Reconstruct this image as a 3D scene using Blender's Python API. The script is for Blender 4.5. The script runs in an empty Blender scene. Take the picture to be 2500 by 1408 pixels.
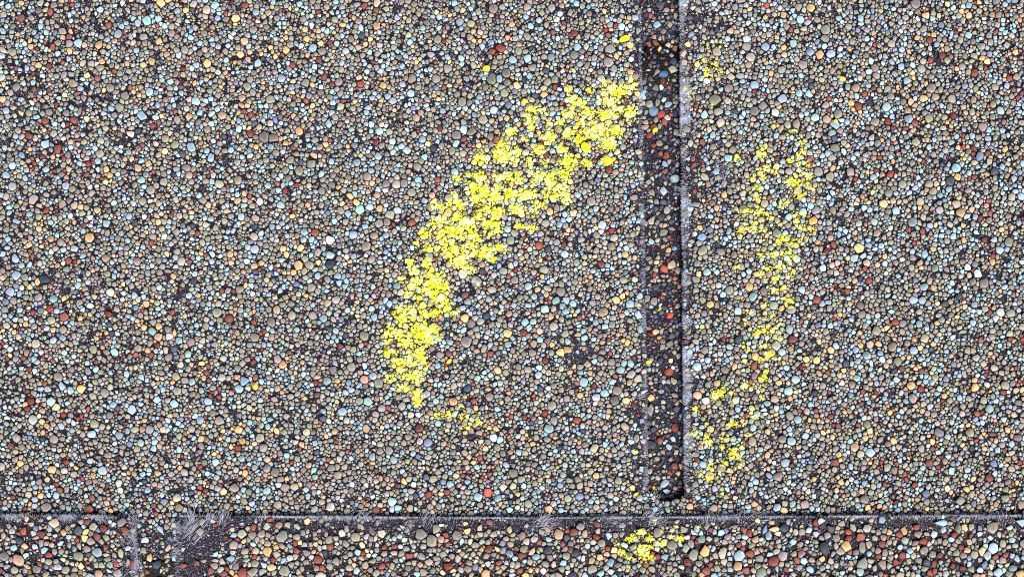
import bpy, bmesh, math
import numpy as np
from mathutils import Vector, kdtree

# ------------------------------------------------------------------ camera, light, exposure
S = 0.000123            # metres per photo pixel: a 6 inch half tab is 1238 px
DC = 3000.0             # camera height above the middle course, in the same pixels
scene = bpy.context.scene
cam_d = bpy.data.cameras.new("camera")
cam_d.sensor_width = 36.0
cam_d.lens = 36.0 * DC / 2500.0
cam_d.clip_start = 0.01
cam_d.clip_end = 50.0
cam = bpy.data.objects.new("camera", cam_d)
scene.collection.objects.link(cam)
cam.location = (0, 0, DC * S)
scene.camera = cam

SUN_EL, SUN_AZ = math.radians(57), math.radians(158)   # azimuth from +Y (top of photo), negative = towards the left
world = bpy.data.worlds.new("World")
scene.world = world
world.use_nodes = True
wn = world.node_tree
wn.nodes.clear()
sky = wn.nodes.new("ShaderNodeTexSky")
sky.sky_type = 'NISHITA'
sky.sun_disc = False
sky.sun_elevation = SUN_EL
sky.sun_rotation = SUN_AZ
sky.air_density = 1.0
sky.dust_density = 4.0
sky.ozone_density = 1.0
bg = wn.nodes.new("ShaderNodeBackground")
bg.inputs[1].default_value = 0.07
wo = wn.nodes.new("ShaderNodeOutputWorld")
wn.links.new(sky.outputs[0], bg.inputs[0])
wn.links.new(bg.outputs[0], wo.inputs[0])
sun_d = bpy.data.lights.new("sun", 'SUN')
sun_d.energy = 2.9
sun_d.angle = math.radians(22)
sun_d.color = (1.0, 0.93, 0.83)
sun = bpy.data.objects.new("sun", sun_d)
scene.collection.objects.link(sun)
sdir = Vector((math.sin(SUN_AZ) * math.cos(SUN_EL), math.cos(SUN_AZ) * math.cos(SUN_EL), math.sin(SUN_EL)))
sun.rotation_euler = sdir.to_track_quat('Z', 'Y').to_euler()
scene.view_settings.view_transform = 'Standard'
scene.view_settings.look = 'None'
scene.view_settings.exposure = 1.0
scene.view_settings.gamma = 1.0
try:
    scene.cycles.pixel_filter_type = 'BLACKMAN_HARRIS'
    scene.cycles.filter_width = 1.05
    scene.cycles.max_bounces = 4
    scene.cycles.diffuse_bounces = 3
    scene.cycles.use_denoising = False
except Exception:
    pass

rng = np.random.default_rng(20)
C = scene.collection

# ------------------------------------------------------------------ helpers
def link(o, parent=None):
    C.objects.link(o)
    if parent is not None:
        o.parent = parent
    return o

def tag(o, label=None, cat=None, group=None, kind=None):
    if label: o["label"] = label
    if cat: o["category"] = cat
    if group: o["group"] = group
    if kind: o["kind"] = kind
    return o

def W(x, y, z=0.0):
    """photo pixel (x, y) at height z (pixels above the middle course) -> metres"""
    f = (1.0 - np.asarray(z) / DC)
    return (np.asarray(x) - 1250.0) * f * S, (704.0 - np.asarray(y)) * f * S, np.asarray(z) * S

def make_mesh(name, V, faces4, faces3, cols, mat, smooth=False):
    me = bpy.data.meshes.new(name)
    V = np.asarray(V, dtype=np.float32)
    n4 = 0 if faces4 is None else len(faces4)
    n3 = 0 if faces3 is None else len(faces3)
    me.vertices.add(len(V))
    me.vertices.foreach_set("co", V.ravel())
    loops = []
    if n4: loops.append(np.asarray(faces4, dtype=np.int32).ravel())
    if n3: loops.append(np.asarray(faces3, dtype=np.int32).ravel())
    L = np.concatenate(loops)
    me.loops.add(len(L))
    me.loops.foreach_set("vertex_index", L)
    me.polygons.add(n4 + n3)
    st = np.concatenate([np.arange(n4) * 4, n4 * 4 + np.arange(n3) * 3]).astype(np.int32)
    me.polygons.foreach_set("loop_start", st)
    if smooth:
        me.polygons.foreach_set("use_smooth", np.ones(n4 + n3, dtype=bool))
    if cols is not None:
        at = me.color_attributes.new("tint", 'FLOAT_COLOR', 'POINT')
        c4 = np.ones((len(V), 4), dtype=np.float32)
        c4[:, :3] = cols
        at.data.foreach_set("color", c4.ravel())
    me.update(calc_edges=True)
    me.validate()
    me.materials.append(mat)
    return me

def vnoise(shape, cell, seed, aniso=(1, 1)):
    r = np.random.default_rng(seed)
    h, w = shape
    cy, cx = cell * aniso[1], cell * aniso[0]
    g = r.random((int(h / cy) + 3, int(w / cx) + 3)).astype(np.float32)
    ys = np.arange(h) / cy; xs = np.arange(w) / cx
    y0 = ys.astype(int); x0 = xs.astype(int)
    fy = (ys - y0).astype(np.float32); fx = (xs - x0).astype(np.float32)
    fy = fy * fy * (3 - 2 * fy); fx = fx * fx * (3 - 2 * fx)
    a = g[y0][:, x0]; b = g[y0][:, x0 + 1]; c = g[y0 + 1][:, x0]; d = g[y0 + 1][:, x0 + 1]
    top = a + (b - a) * fx; bot = c + (d - c) * fx
    return top + (bot - top) * fy[:, None]

# ------------------------------------------------------------------ materials
def nodes_of(name):
    m = bpy.data.materials.new(name)
    m.use_nodes = True
    nt = m.node_tree
    b = nt.nodes["Principled BSDF"]
    return m, nt, b

def granule_mat(name, rough=0.62, spec=0.28, scale=9000.0):
    m, nt, b = nodes_of(name)
    a = nt.nodes.new("ShaderNodeAttribute"); a.attribute_name = "tint"
    tc = nt.nodes.new("ShaderNodeTexCoord")
    n = nt.nodes.new("ShaderNodeTexNoise"); n.inputs["Scale"].default_value = scale
    n.inputs["Detail"].default_value = 3.0
    mr = nt.nodes.new("ShaderNodeMapRange")
    mr.inputs[1].default_value = 0.3; mr.inputs[2].default_value = 0.7
    mr.inputs[3].default_value = 0.62; mr.inputs[4].default_value = 1.32
    mx = nt.nodes.new("ShaderNodeMix"); mx.data_type = 'RGBA'; mx.blend_type = 'MULTIPLY'
    mx.inputs[0].default_value = 1.0
    geo = nt.nodes.new("ShaderNodeNewGeometry")
    nt.links.new(geo.outputs["Position"], n.inputs["Vector"])
    nt.links.new(n.outputs["Fac"], mr.inputs[0])
    nt.links.new(a.outputs["Color"], mx.inputs[6])
    nt.links.new(mr.outputs[0], mx.inputs[7])
    nt.links.new(mx.outputs[2], b.inputs["Base Color"])
    b.inputs["Roughness"].default_value = rough
    b.inputs["Specular IOR Level"].default_value = spec
    bp = nt.nodes.new("ShaderNodeBump"); bp.inputs["Strength"].default_value = 0.35
    bp.inputs["Distance"].default_value = 0.00008
    nt.links.new(n.outputs["Fac"], bp.inputs["Height"])
    nt.links.new(bp.outputs[0], b.inputs["Normal"])
    return m

M_GRAN = granule_mat("ceramic_granules")
M_GRIT = granule_mat("mineral_grit", 0.5, 0.5)

def plain(name, col, rough=0.7, spec=0.2):
    m, nt, b = nodes_of(name)
    a = nt.nodes.new("ShaderNodeAttribute"); a.attribute_name = "tint"
    nt.links.new(a.outputs["Color"], b.inputs["Base Color"])
    b.inputs["Roughness"].default_value = rough
    b.inputs["Specular IOR Level"].default_value = spec
    return m

M_FIB = plain("glass_fibre", None, 0.45, 0.5)
M_CHALK = plain("yellow_chalk", None, 0.95, 0.05)
_nt = M_CHALK.node_tree
_b = _nt.nodes["Principled BSDF"]
_g = _nt.nodes.new("ShaderNodeNewGeometry")
_n = _nt.nodes.new("ShaderNodeTexNoise"); _n.inputs["Scale"].default_value = 7000; _n.inputs["Detail"].default_value = 3
_bp = _nt.nodes.new("ShaderNodeBump"); _bp.inputs["Strength"].default_value = 0.5; _bp.inputs["Distance"].default_value = 0.0001
_nt.links.new(_g.outputs["Position"], _n.inputs["Vector"])
_nt.links.new(_n.outputs["Fac"], _bp.inputs["Height"])
_nt.links.new(_bp.outputs[0], _b.inputs["Normal"])

def bitumen_mat(name, glossy=False):
    """weathered bitumen; where the sheet runs on past the modelled granules it carries a procedural granule surface"""
    m, nt, b = nodes_of(name)
    geo = nt.nodes.new("ShaderNodeNewGeometry")
    n = nt.nodes.new("ShaderNodeTexNoise"); n.inputs["Scale"].default_value = 2500; n.inputs["Detail"].default_value = 6
    cr = nt.nodes.new("ShaderNodeValToRGB")
    cr.color_ramp.elements[0].position = 0.35; cr.color_ramp.elements[0].color = (0.002, 0.0016, 0.004, 1)
    cr.color_ramp.elements[1].position = 0.75; cr.color_ramp.elements[1].color = (0.013, 0.010, 0.022, 1)
    nt.links.new(geo.outputs["Position"], n.inputs["Vector"])
    nt.links.new(n.outputs["Fac"], cr.inputs[0])
    bp = nt.nodes.new("ShaderNodeBump"); bp.inputs["Strength"].default_value = 0.8; bp.inputs["Distance"].default_value = 0.0003
    nt.links.new(n.outputs["Fac"], bp.inputs["Height"])
    nt.links.new(bp.outputs[0], b.inputs["Normal"])
    b.inputs["Roughness"].default_value = 0.25 if glossy else 0.6
    b.inputs["Specular IOR Level"].default_value = 0.15
    if glossy:
        cr.color_ramp.elements[1].color = (0.006, 0.006, 0.008, 1)
        cr.color_ramp.elements[0].color = (0.002, 0.002, 0.003, 1)
        nt.links.new(cr.outputs[0], b.inputs["Base Color"])
        return m
    v = nt.nodes.new("ShaderNodeTexVoronoi"); v.inputs["Scale"].default_value = 620
    nt.links.new(geo.outputs["Position"], v.inputs["Vector"])
    hue = nt.nodes.new("ShaderNodeSeparateColor")
    nt.links.new(v.outputs["Color"], hue.inputs[0])
    gr = nt.nodes.new("ShaderNodeValToRGB"); gr.color_ramp.interpolation = 'CONSTANT'
    e = gr.color_ramp.elements
    e[0].position = 0.0; e[0].color = (0.15, 0.14, 0.12, 1)
    e[1].position = 0.6; e[1].color = (0.21, 0.33, 0.42, 1)
    for p, c in ((0.78, (0.5, 0.28, 0.12, 1)), (0.88, (0.16, 0.03, 0.02, 1)), (0.93, (0.02, 0.02, 0.03, 1))):
        q = e.new(p); q.color = c
    nt.links.new(hue.outputs[0], gr.inputs[0])
    edge = nt.nodes.new("ShaderNodeMath"); edge.operation = 'GREATER_THAN'; edge.inputs[1].default_value = 0.55
    nt.links.new(v.outputs["Distance"], edge.inputs[0])
    mx = nt.nodes.new("ShaderNodeMix"); mx.data_type = 'RGBA'
    nt.links.new(edge.outputs[0], mx.inputs[0])
    nt.links.new(gr.outputs[0], mx.inputs[6]); nt.links.new(cr.outputs[0], mx.inputs[7])
    # position test: outside the modelled rectangle
    sp = nt.nodes.new("ShaderNodeSeparateXYZ"); nt.links.new(geo.outputs["Position"], sp.inputs[0])
    def outside(sock, lim):
        ab = nt.nodes.new("ShaderNodeMath"); ab.operation = 'ABSOLUTE'; nt.links.new(sp.outputs[sock], ab.inputs[0])
        gt = nt.nodes.new("ShaderNodeMath"); gt.operation = 'GREATER_THAN'; gt.inputs[1].default_value = lim
        nt.links.new(ab.outputs[0], gt.inputs[0]); return gt
    gx = outside(0, 1490 * S); gy = outside(1, 890 * S)
    mm = nt.nodes.new("ShaderNodeMath"); mm.operation = 'MAXIMUM'
    nt.links.new(gx.outputs[0], mm.inputs[0]); nt.links.new(gy.outputs[0], mm.inputs[1])
    fin = nt.nodes.new("ShaderNodeMix"); fin.data_type = 'RGBA'
    nt.links.new(mm.outputs[0], fin.inputs[0])
    nt.links.new(cr.outputs[0], fin.inputs[6]); nt.links.new(mx.outputs[2], fin.inputs[7])
    nt.links.new(fin.outputs[2], b.inputs["Base Color"])
    return m

M_BIT = bitumen_mat("weathered_bitumen")
M_TAR_SHADE = bitumen_mat("sealant_tar_or_shade", True)

# ------------------------------------------------------------------ layout of the three courses (photo pixels)
ZA, ZB, ZC = -30.0, 0.0, 19.0
SLOT_TOP = -215
slot_l = lambda y: 1563.0 + 0.0150 * y
slot_r = lambda y: 1661.0 + 0.0100 * y
EX = [-9000, 0, 320, 430, 900, 1250, 1600, 2500, 9000]
EY = [1256, 1256, 1261, 1259, 1262, 1264, 1262, 1258, 1258]
lap = lambda x: np.interp(x, EX, EY)
cut_l = lambda y: 331.0 + 0.03 * (y - 1260)
cut_r = lambda y: 430.0 - 0.01 * (y - 1260)

OX, OY = -270, -215
RW, RH = 3040, 1840
yy, xx = np.mgrid[0:RH, 0:RW]
PX = (xx + OX).astype(np.float32); PY = (yy + OY).astype(np.float32)
slot_end = 1222 - 0.012 * (PX - 1628) ** 2 * (np.abs(PX - 1628) > 20)
in_slot = (PX > slot_l(PY)) & (PX < slot_r(PY)) & (PY < slot_end)
in_cut = (PX > cut_l(PY)) & (PX < cut_r(PY))
LAB = np.ones((RH, RW), dtype=np.int8)
LAB[in_slot] = 0
LAB[(PY > lap(PX)) & ~in_cut] = 2

# bare patches: probability that a granule is missing
bare = np.zeros((RH, RW), dtype=np.float32)
def patch(cx, cy, rx, ry, w):
    d = ((PX - cx) / rx) ** 2 + ((PY - cy) / ry) ** 2
    np.maximum(bare, w * np.clip(1.35 - d, 0, 1), out=bare)
dl = slot_l(PY) - PX; dr = PX - slot_r(PY)
yok = (PY < 1215)
wl = np.interp(PY, [-200, 120, 260, 430, 560, 700, 930, 1010, 1120, 1215], [14, 18, 34, 18, 24, 14, 16, 48, 44, 22])
wr = np.interp(PY, [-200, 40, 180, 300, 420, 520, 700, 900, 1100, 1215], [55, 62, 30, 26, 52, 30, 28, 30, 20, 18])
bare = np.maximum(bare, np.where(yok & (dl > -5) & (dl < wl), 0.84, 0).astype(np.float32))
bare = np.maximum(bare, np.where(yok & (dr > -5) & (dr < wr), 0.86, 0).astype(np.float32))
dlap = PY - lap(PX)
wlap = 16 + 26 * vnoise((RH, RW), 90, 5)
bare = np.maximum(bare, np.where((LAB == 2) & (dlap < wlap), 0.94, 0).astype(np.float32))
for a in [(1405, 862, 60, 38, .95), (1350, 818, 30, 14, .85), (1430, 742, 26, 20, .8), (1760, 425, 48, 40, .9), (1745, 60, 50, 40, .75),
          (1490, 1350, 130, 40, .55), (1570, 1320, 60, 50, .8), (500, 1315, 74, 58, .98), (475, 1380, 62, 70, .94), (300, 1290, 45, 50, .75),
          (250, 1375, 70, 30, .7), (1330, 1290, 60, 22, .8), (330, 22, 60, 30, .75), (50, 320, 50, 30, .6), (250, 970, 45, 22, .6),
          (1500, 560, 30, 20, .5), (1545, 1290, 90, 20, .9), (60, 1150, 40, 26, .6), (1410, 790, 60, 30, .5), (660, 1130, 26, 16, .7),
          (1780, 1200, 26, 16, .7), (1450, 780, 20, 14, .6), (1480, 420, 26, 14, .5), (880, 1290, 60, 20, .8), (1120, 1285, 60, 18, .8)]:
    patch(*a)
n1 = vnoise((RH, RW), 40, 11); n2 = vnoise((RH, RW), 13, 12); n3 = vnoise((RH, RW), 60, 13, (0.7, 2.2))
field = 0.36 * n1 + 0.64 * n2
leftish = np.clip(1 - PX / 700, 0, 1)
thr = 0.62 - 0.10 * leftish * n3 * 1.3
bare = np.maximum(bare, np.clip((field - thr) * 6, 0, 0.88).astype(np.float32))
bare = np.maximum(bare, 0.16 + 0.30 * n2 * n1)
rim = np.clip(1 - PX / 420, 0, 1) + np.clip((PX - 2180) / 420, 0, 1) + np.clip(1 - PY / 160, 0, 1) * 0.6
bare = np.maximum(bare, np.clip(rim, 0, 1) * (0.14 + 0.62 * n1))
bare = np.maximum(bare, (0.36 + 0.36 * n2) * (LAB == 2))
bare = np.maximum(bare, np.where((LAB == 1) & in_cut & (PY > 1296), 0.90, 0))  # granules thinned so dark bitumen stands in for the cutout's shade
bare = np.maximum(bare, np.where((LAB == 2) & (PX > 288) & (PX < 335), 0.9, 0))
bare = np.maximum(bare, np.where((LAB == 2) & (PX > 425) & (PX < 480), 0.97, 0))
bare = np.maximum(bare, 0.74 * (LAB == 0))
bare = np.maximum(bare, np.where((LAB == 0) & (PY > 110) & (PY < 215), 0.85, 0))
bare = np.maximum(bare, np.where((LAB == 0) & (PY > 930) & (PY < 1040), 0.8, 0))

# ------------------------------------------------------------------ granules: seeds read off the photograph, then packing
T, B, O, R, G, L_, D = "T", "B", "O", "R", "G", "L", "D"   # tan, blue, orange, red, grey, lavender, dark blue
seeds_txt = """1504,732,12,O 1520,722,9,O 1369,859,11,O 1387,853,10,O 1329,754,13,B 1382,733,10,B 1357,734,11,B 1399,741,10,B 1368,712,14,T
1538,741,12,B 1557,768,11,B 1561,723,9,B 1562,802,11,B 1454,787,10,B 1476,797,10,B 1494,792,10,G 1277,811,10,R 1282,787,12,B 1302,785,10,B
1299,861,11,G 1332,879,10,R 1289,902,12,G 1314,915,11,B 1425,933,14,B 1477,959,12,B 1495,932,9,B 1529,978,11,O 1500,977,14,G 1416,964,10,O
1347,990,14,T 1515,902,12,B 1523,886,10,B 1539,887,10,B 1391,908,8,O 1440,911,8,O 1347,840,8,O 1344,772,9,O 1449,828,8,B 1415,776,8,R
1801,758,12,B 1958,708,11,B 1927,802,12,B 1969,876,10,O 1994,879,11,O 1735,743,10,O 1935,828,11,R 2008,654,10,B 1829,662,9,B 1829,700,13,O
1726,664,11,B 1984,539,13,O 2033,410,9,O 1998,419,14,G 2038,361,13,T 1768,475,10,O 1949,374,9,R 1960,517,12,B 1992,513,12,G 2008,380,8,B
1842,208,13,B 2001,135,12,O 1978,128,13,B 2029,132,13,B 1779,216,13,G 1745,245,17,T 1754,272,13,T 1960,159,14,L 2015,73,15,T 2014,95,13,G
1720,432,12,T 1882,179,9,O 1791,301,10,T 1759,299,13,T 1402,82,10,R 1362,94,8,B 1355,213,8,R 1488,120,15,T 1485,152,15,T 1402,135,13,G
1288,142,12,B 1252,147,12,B 1262,210,11,O 1266,125,12,T 1516,65,11,B 1484,86,8,R 1299,166,12,G 1327,230,9,O 1404,237,9,O 1293,186,10,B 1351,79,8,R
926,320,12,B 957,345,10,B 923,382,11,B 919,348,9,R 1019,407,13,T 1036,383,10,B 1114,350,10,B 1005,470,13,T 986,448,12,G 968,450,11,G
1169,355,8,O 1068,439,9,R 1005,543,10,R 1111,420,11,B 1114,330,13,G 1132,340,8,R 1036,489,9,B 925,545,12,G 1316,600,12,R 1332,545,12,G
1366,548,10,B 927,509,10,O 910,917,11,B 1215,903,11,O 1239,813,12,O 1096,862,9,R 1139,833,17,G 1142,736,11,B 1135,721,11,R 1040,961,11,B
949,995,9,R 1069,1033,10,B 1248,1016,8,R 1280,1018,8,R 961,764,8,R 914,774,11,B 1198,915,9,B 1166,924,9,B 1074,866,11,G
1417,1285,12,G 1487,1307,9,B 1455,1310,9,R 1490,1372,11,B 1446,1388,13,T 1484,1338,7,R 1712,1316,11,G 1761,1299,10,B 1725,1393,12,R 1604,1358,9,R
1577,1378,9,R 1623,1359,9,B 1764,1349,14,T 1858,1397,15,G 1445,1367,9,O 1819,1310,9,B 212,1274,9,R 236,1308,11,R 222,1320,12,T 236,1348,14,B
295,1350,11,T 286,1398,12,G 206,1312,11,O 617,1287,9,R 590,1302,12,T 616,1306,12,T 638,1302,11,T 564,1362,10,B 651,1283,10,T 598,1345,10,T
618,1328,8,B 662,1384,12,O 592,1398,14,R 616,1396,13,T 516,1392,9,R 548,1400,10,R 538,1390,10,T 488,1297,9,T 527,1352,7,B 365,1362,9,O
382,1378,12,D 354,1316,9,B 50,45,11,R 122,30,10,R 265,62,10,R 70,332,12,R 140,365,12,R 110,295,10,R 215,400,9,R 15,270,11,B 110,352,12,B
30,405,11,B 15,428,12,B 170,125,9,O 212,185,9,O 370,148,10,O 390,100,10,O 402,370,10,O 362,400,10,O 268,428,9,O 95,558,10,O 730,320,12,O
345,282,13,B 345,440,11,B 685,500,12,B 645,335,17,L 668,338,14,L 728,648,14,O 625,30,11,B 575,45,12,O 698,122,11,O 630,155,11,B 260,545,11,B
38,632,12,B 315,528,10,B 735,605,11,O 92,688,10,O 94,726,12,L 122,752,10,R 280,859,12,B 198,949,13,O 322,999,14,B 425,984,12,B 690,889,12,O
582,1049,12,O 75,979,11,R 388,796,10,O 372,809,12,B 100,1209,9,O 798,929,12,B 142,919,14,T 598,1154,10,O 790,776,11,B 102,1029,9,O 490,1071,9,O
152,944,11,B 145,1196,9,R 112,1237,15,T 590,1119,10,B 132,1071,13,T 2097,605,14,O 2187,515,12,B 2157,498,12,O 2095,260,11,R 2299,136,10,R
2235,302,9,R 2200,163,10,B 2084,631,12,B 2260,39,10,O 1872,13,9,R 2076,420,13,L 2410,150,9,O 2479,127,8,O 2458,210,9,B 2136,167,12,L
2327,283,10,R 2423,639,9,O 2470,481,12,T 2230,856,12,B 2123,1052,9,O 2247,949,10,R 2449,957,9,R 1874,1052,9,O 2037,1129,11,R 2269,1129,11,R
2054,1176,9,O 2359,1193,9,O 2153,1268,9,B 2153,1326,10,R 2187,1372,10,R 2179,846,14,T 2144,839,9,O 2181,1075,10,O 1917,1129,13,B 2376,787,10,B
2415,1167,11,R 2303,1275,9,B 2222,1343,9,B 2385,1009,9,R
1610,12,12,D 1603,61,10,B 1624,418,8,R 1620,568,9,G 1632,611,8,O 1612,881,9,D 1618,833,9,L 1612,1074,9,R 1632,1090,9,B 1622,298,9,R
1596,735,11,G 1601,700,9,D 1655,660,9,T 1635,840,9,G 1640,820,8,D 1645,930,10,T 1620,750,8,D 1600,810,9,O 1590,970,10,O 1588,1000,11,G
1604,640,7,O 1640,540,8,D 1600,510,9,D 1590,540,9,T 1590,590,9,B 1626,380,9,R 1605,250,8,T 1585,255,10,T 1630,255,9,B 1650,250,8,T 1600,105,8,R
1635,60,9,T 1645,150,9,D 1600,215,8,L 1585,330,9,R 1610,350,8,T 1640,1170,8,D 1605,1165,7,T"""
seeds = []
for t in seeds_txt.split():
    a, b, c, d = t.split(",")
    seeds.append((float(a), float(b), float(c) * 0.82, d))

occ = np.zeros((RH, RW), dtype=bool)
stamps = {}
def stamp(r):
    k = round(r * 2) / 2
    if k not in stamps:
        n = int(math.ceil(k))
        g = np.arange(-n, n + 1)
        stamps[k] = (n, (g[:, None] ** 2 + g[None, :] ** 2) <= k * k)
    return stamps[k]

gx, gy, gr, gk = [], [], [], []
# loose granules in the slot that are things of their own: keep their places free
LOOSE = [(1595, 271, 14, (0.10, 0.19, 0.28), "large glossy slate blue granule lying loose in the slot beside a red one"),
         (1615, 279, 10, (0.33, 0.05, 0.03), "bright red granule lying loose in the slot against the large slate blue one"),
         (1648, 437, 13, (0.25, 0.33, 0.38), "large pale grey-blue oval granule lying loose against the right wall of the slot"),
         (1621, 656, 11, (0.33, 0.07, 0.045), "large reddish-brown granule lying loose halfway down the slot"),
         (1636, 770, 9, (0.36, 0.06, 0.045), "small bright red granule lying loose in the slot under a yellow crumb"),
         (1633, 907, 11, (0.25, 0.055, 0.03), "round rust-brown granule lying loose low in the slot above the bare bitumen"),
         (1648, 1043, 10, (0.16, 0.03, 0.025), "dark maroon granule lying loose on the bare bitumen of the slot"),
         (1622, 1180, 12, (0.30, 0.36, 0.40), "pale grey granule lying loose nearest the closed end of the slot"),
         (1620, 182, 10, (0.05, 0.11, 0.22), "deep blue granule lying loose on the black sealant in the slot"),
         (1590, 1085, 13, (0.045, 0.055, 0.07), "large charcoal slate chip lying loose against the left wall of the slot")]
for (x, y, r, c, lab) in LOOSE:
    n, s = stamp(r)
    iy, ix = int(y - OY), int(x - OX)
    occ[iy - n:iy + n + 1, ix - n:ix + n + 1] |= s
for (x, y, r, k) in seeds:
    n, s = stamp(r * 0.98)
    iy, ix = int(y - OY), int(x - OX)
    if (occ[iy - n:iy + n + 1, ix - n:ix + n + 1] & s).sum() > 0.25 * s.sum():
        continue
    occ[iy - n:iy + n + 1, ix - n:ix + n + 1] |= s
    gx.append(x); gy.append(y); gr.append(r); gk.append(k)

def throw(n_try, rlo, rhi, pw, tight, use_free=False):
    if use_free:
        free = np.flatnonzero(~occ.ravel())
        pick = free[rng.integers(0, len(free), n_try)]
        ys, xs = pick // RW, pick % RW
    else:
        ys = rng.integers(20, RH - 20, n_try); xs = rng.integers(20, RW - 20, n_try)
    rs = rlo + (rhi - rlo) * rng.random(n_try) ** pw
    ps = rng.random(n_try)
    for i in range(n_try):
        y, x = int(ys[i]), int(xs[i])
        if y < 16 or x < 16 or y > RH - 17 or x > RW - 17: continue
        if occ[y, x] or ps[i] < bare[y, x]: continue
        if LAB[y, x] != 1 and rhi < 5.0 and ps[i] < 0.70: continue
        r = float(rs[i])
        lab = LAB[y, x]
        if lab == 2 and rlo > 2: r *= 1.2
        e = 1 if (lab == 1 and y + OY > 1225) else max(2, int(r * 0.75))
        if LAB[y - e, x] != lab or LAB[y + e, x] != lab or LAB[y, x - e] != lab or LAB[y, x + e] != lab: continue
        n, s = stamp(r * tight)
        sl = occ[y - n:y + n + 1, x - n:x + n + 1]
        if (sl & s).any(): continue
        n, s = stamp(r * 0.96)
        occ[y - n:y + n + 1, x - n:x + n + 1] |= s
        gx.append(x + OX + 0.5 * rng.random()); gy.append(y + OY + 0.5 * rng.random()); gr.append(r); gk.append("")
throw(2600, 7.6, 11.5, 1.5, 0.84)
throw(16000, 5.6, 7.6, 1.1, 0.80)
throw(52000, 4.2, 5.8, 1.0, 0.76, True)
throw(70000, 2.8, 4.2, 1.0, 0.76, True)
throw(60000, 1.7, 2.8, 1.0, 0.80, True)
gx = np.array(gx); gy = np.array(gy); gr = np.array(gr)
N = len(gx)
glab = LAB[(gy - OY).astype(int), (gx - OX).astype(int)]
print("granules", N)

# colours (linear base colours)
PAL = {"T": (0.275, 0.258, 0.208), "G": (0.232, 0.232, 0.222), "B": (0.290, 0.435, 0.530), "O": (0.640, 0.400, 0.185),
       "R": (0.200, 0.040, 0.028), "L": (0.215, 0.180, 0.180), "D": (0.028, 0.045, 0.080), "P": (0.420, 0.290, 0.200),
       "W": (0.42, 0.46, 0.46), "S": (0.150, 0.210, 0.330)}
keys = list(PAL)
def probs(lab, x, y):
    red = 0.045
    if lab == 2: red = 0.15
    if x < 220: red = max(red, 0.10)
    if x > 1950 and y > 850: red = max(red, 0.09)
    if x > 2350: red = max(red, 0.09)
    d = dict(T=.40, G=.18, B=.24, O=.065, R=red * 0.75, L=.05, D=.025, P=.035, W=.03, S=.025)
    if lab == 2: d["O"] = .05; d["B"] = .12; d["W"] = .06
    if lab == 0: d = dict(T=.24, G=.14, B=.05, O=.03, R=.14, L=.05, D=.34, P=.02, W=.01, S=.06)  # more dark blue and red granules; slot shade is also put into this mix
    p = np.array([d[k] for k in keys]); return p / p.sum()
gcol = np.zeros((N, 3))
cache = {}
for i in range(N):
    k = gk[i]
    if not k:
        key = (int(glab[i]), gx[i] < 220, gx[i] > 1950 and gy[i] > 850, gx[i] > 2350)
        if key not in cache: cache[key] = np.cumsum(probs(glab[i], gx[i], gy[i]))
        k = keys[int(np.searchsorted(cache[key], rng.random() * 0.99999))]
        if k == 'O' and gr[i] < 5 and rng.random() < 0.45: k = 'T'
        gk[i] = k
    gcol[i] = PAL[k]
gcol *= np.exp(rng.normal(0, 0.20, (N, 1))) * np.exp(rng.normal(0, 0.06, (N, 3)))
mixw = rng.random((N, 1)) * 0.25
gcol = gcol * (1 - mixw) + np.array([[0.19, 0.18, 0.165]]) * mixw
gcol = np.clip(gcol, 0.005, 0.78)

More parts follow.
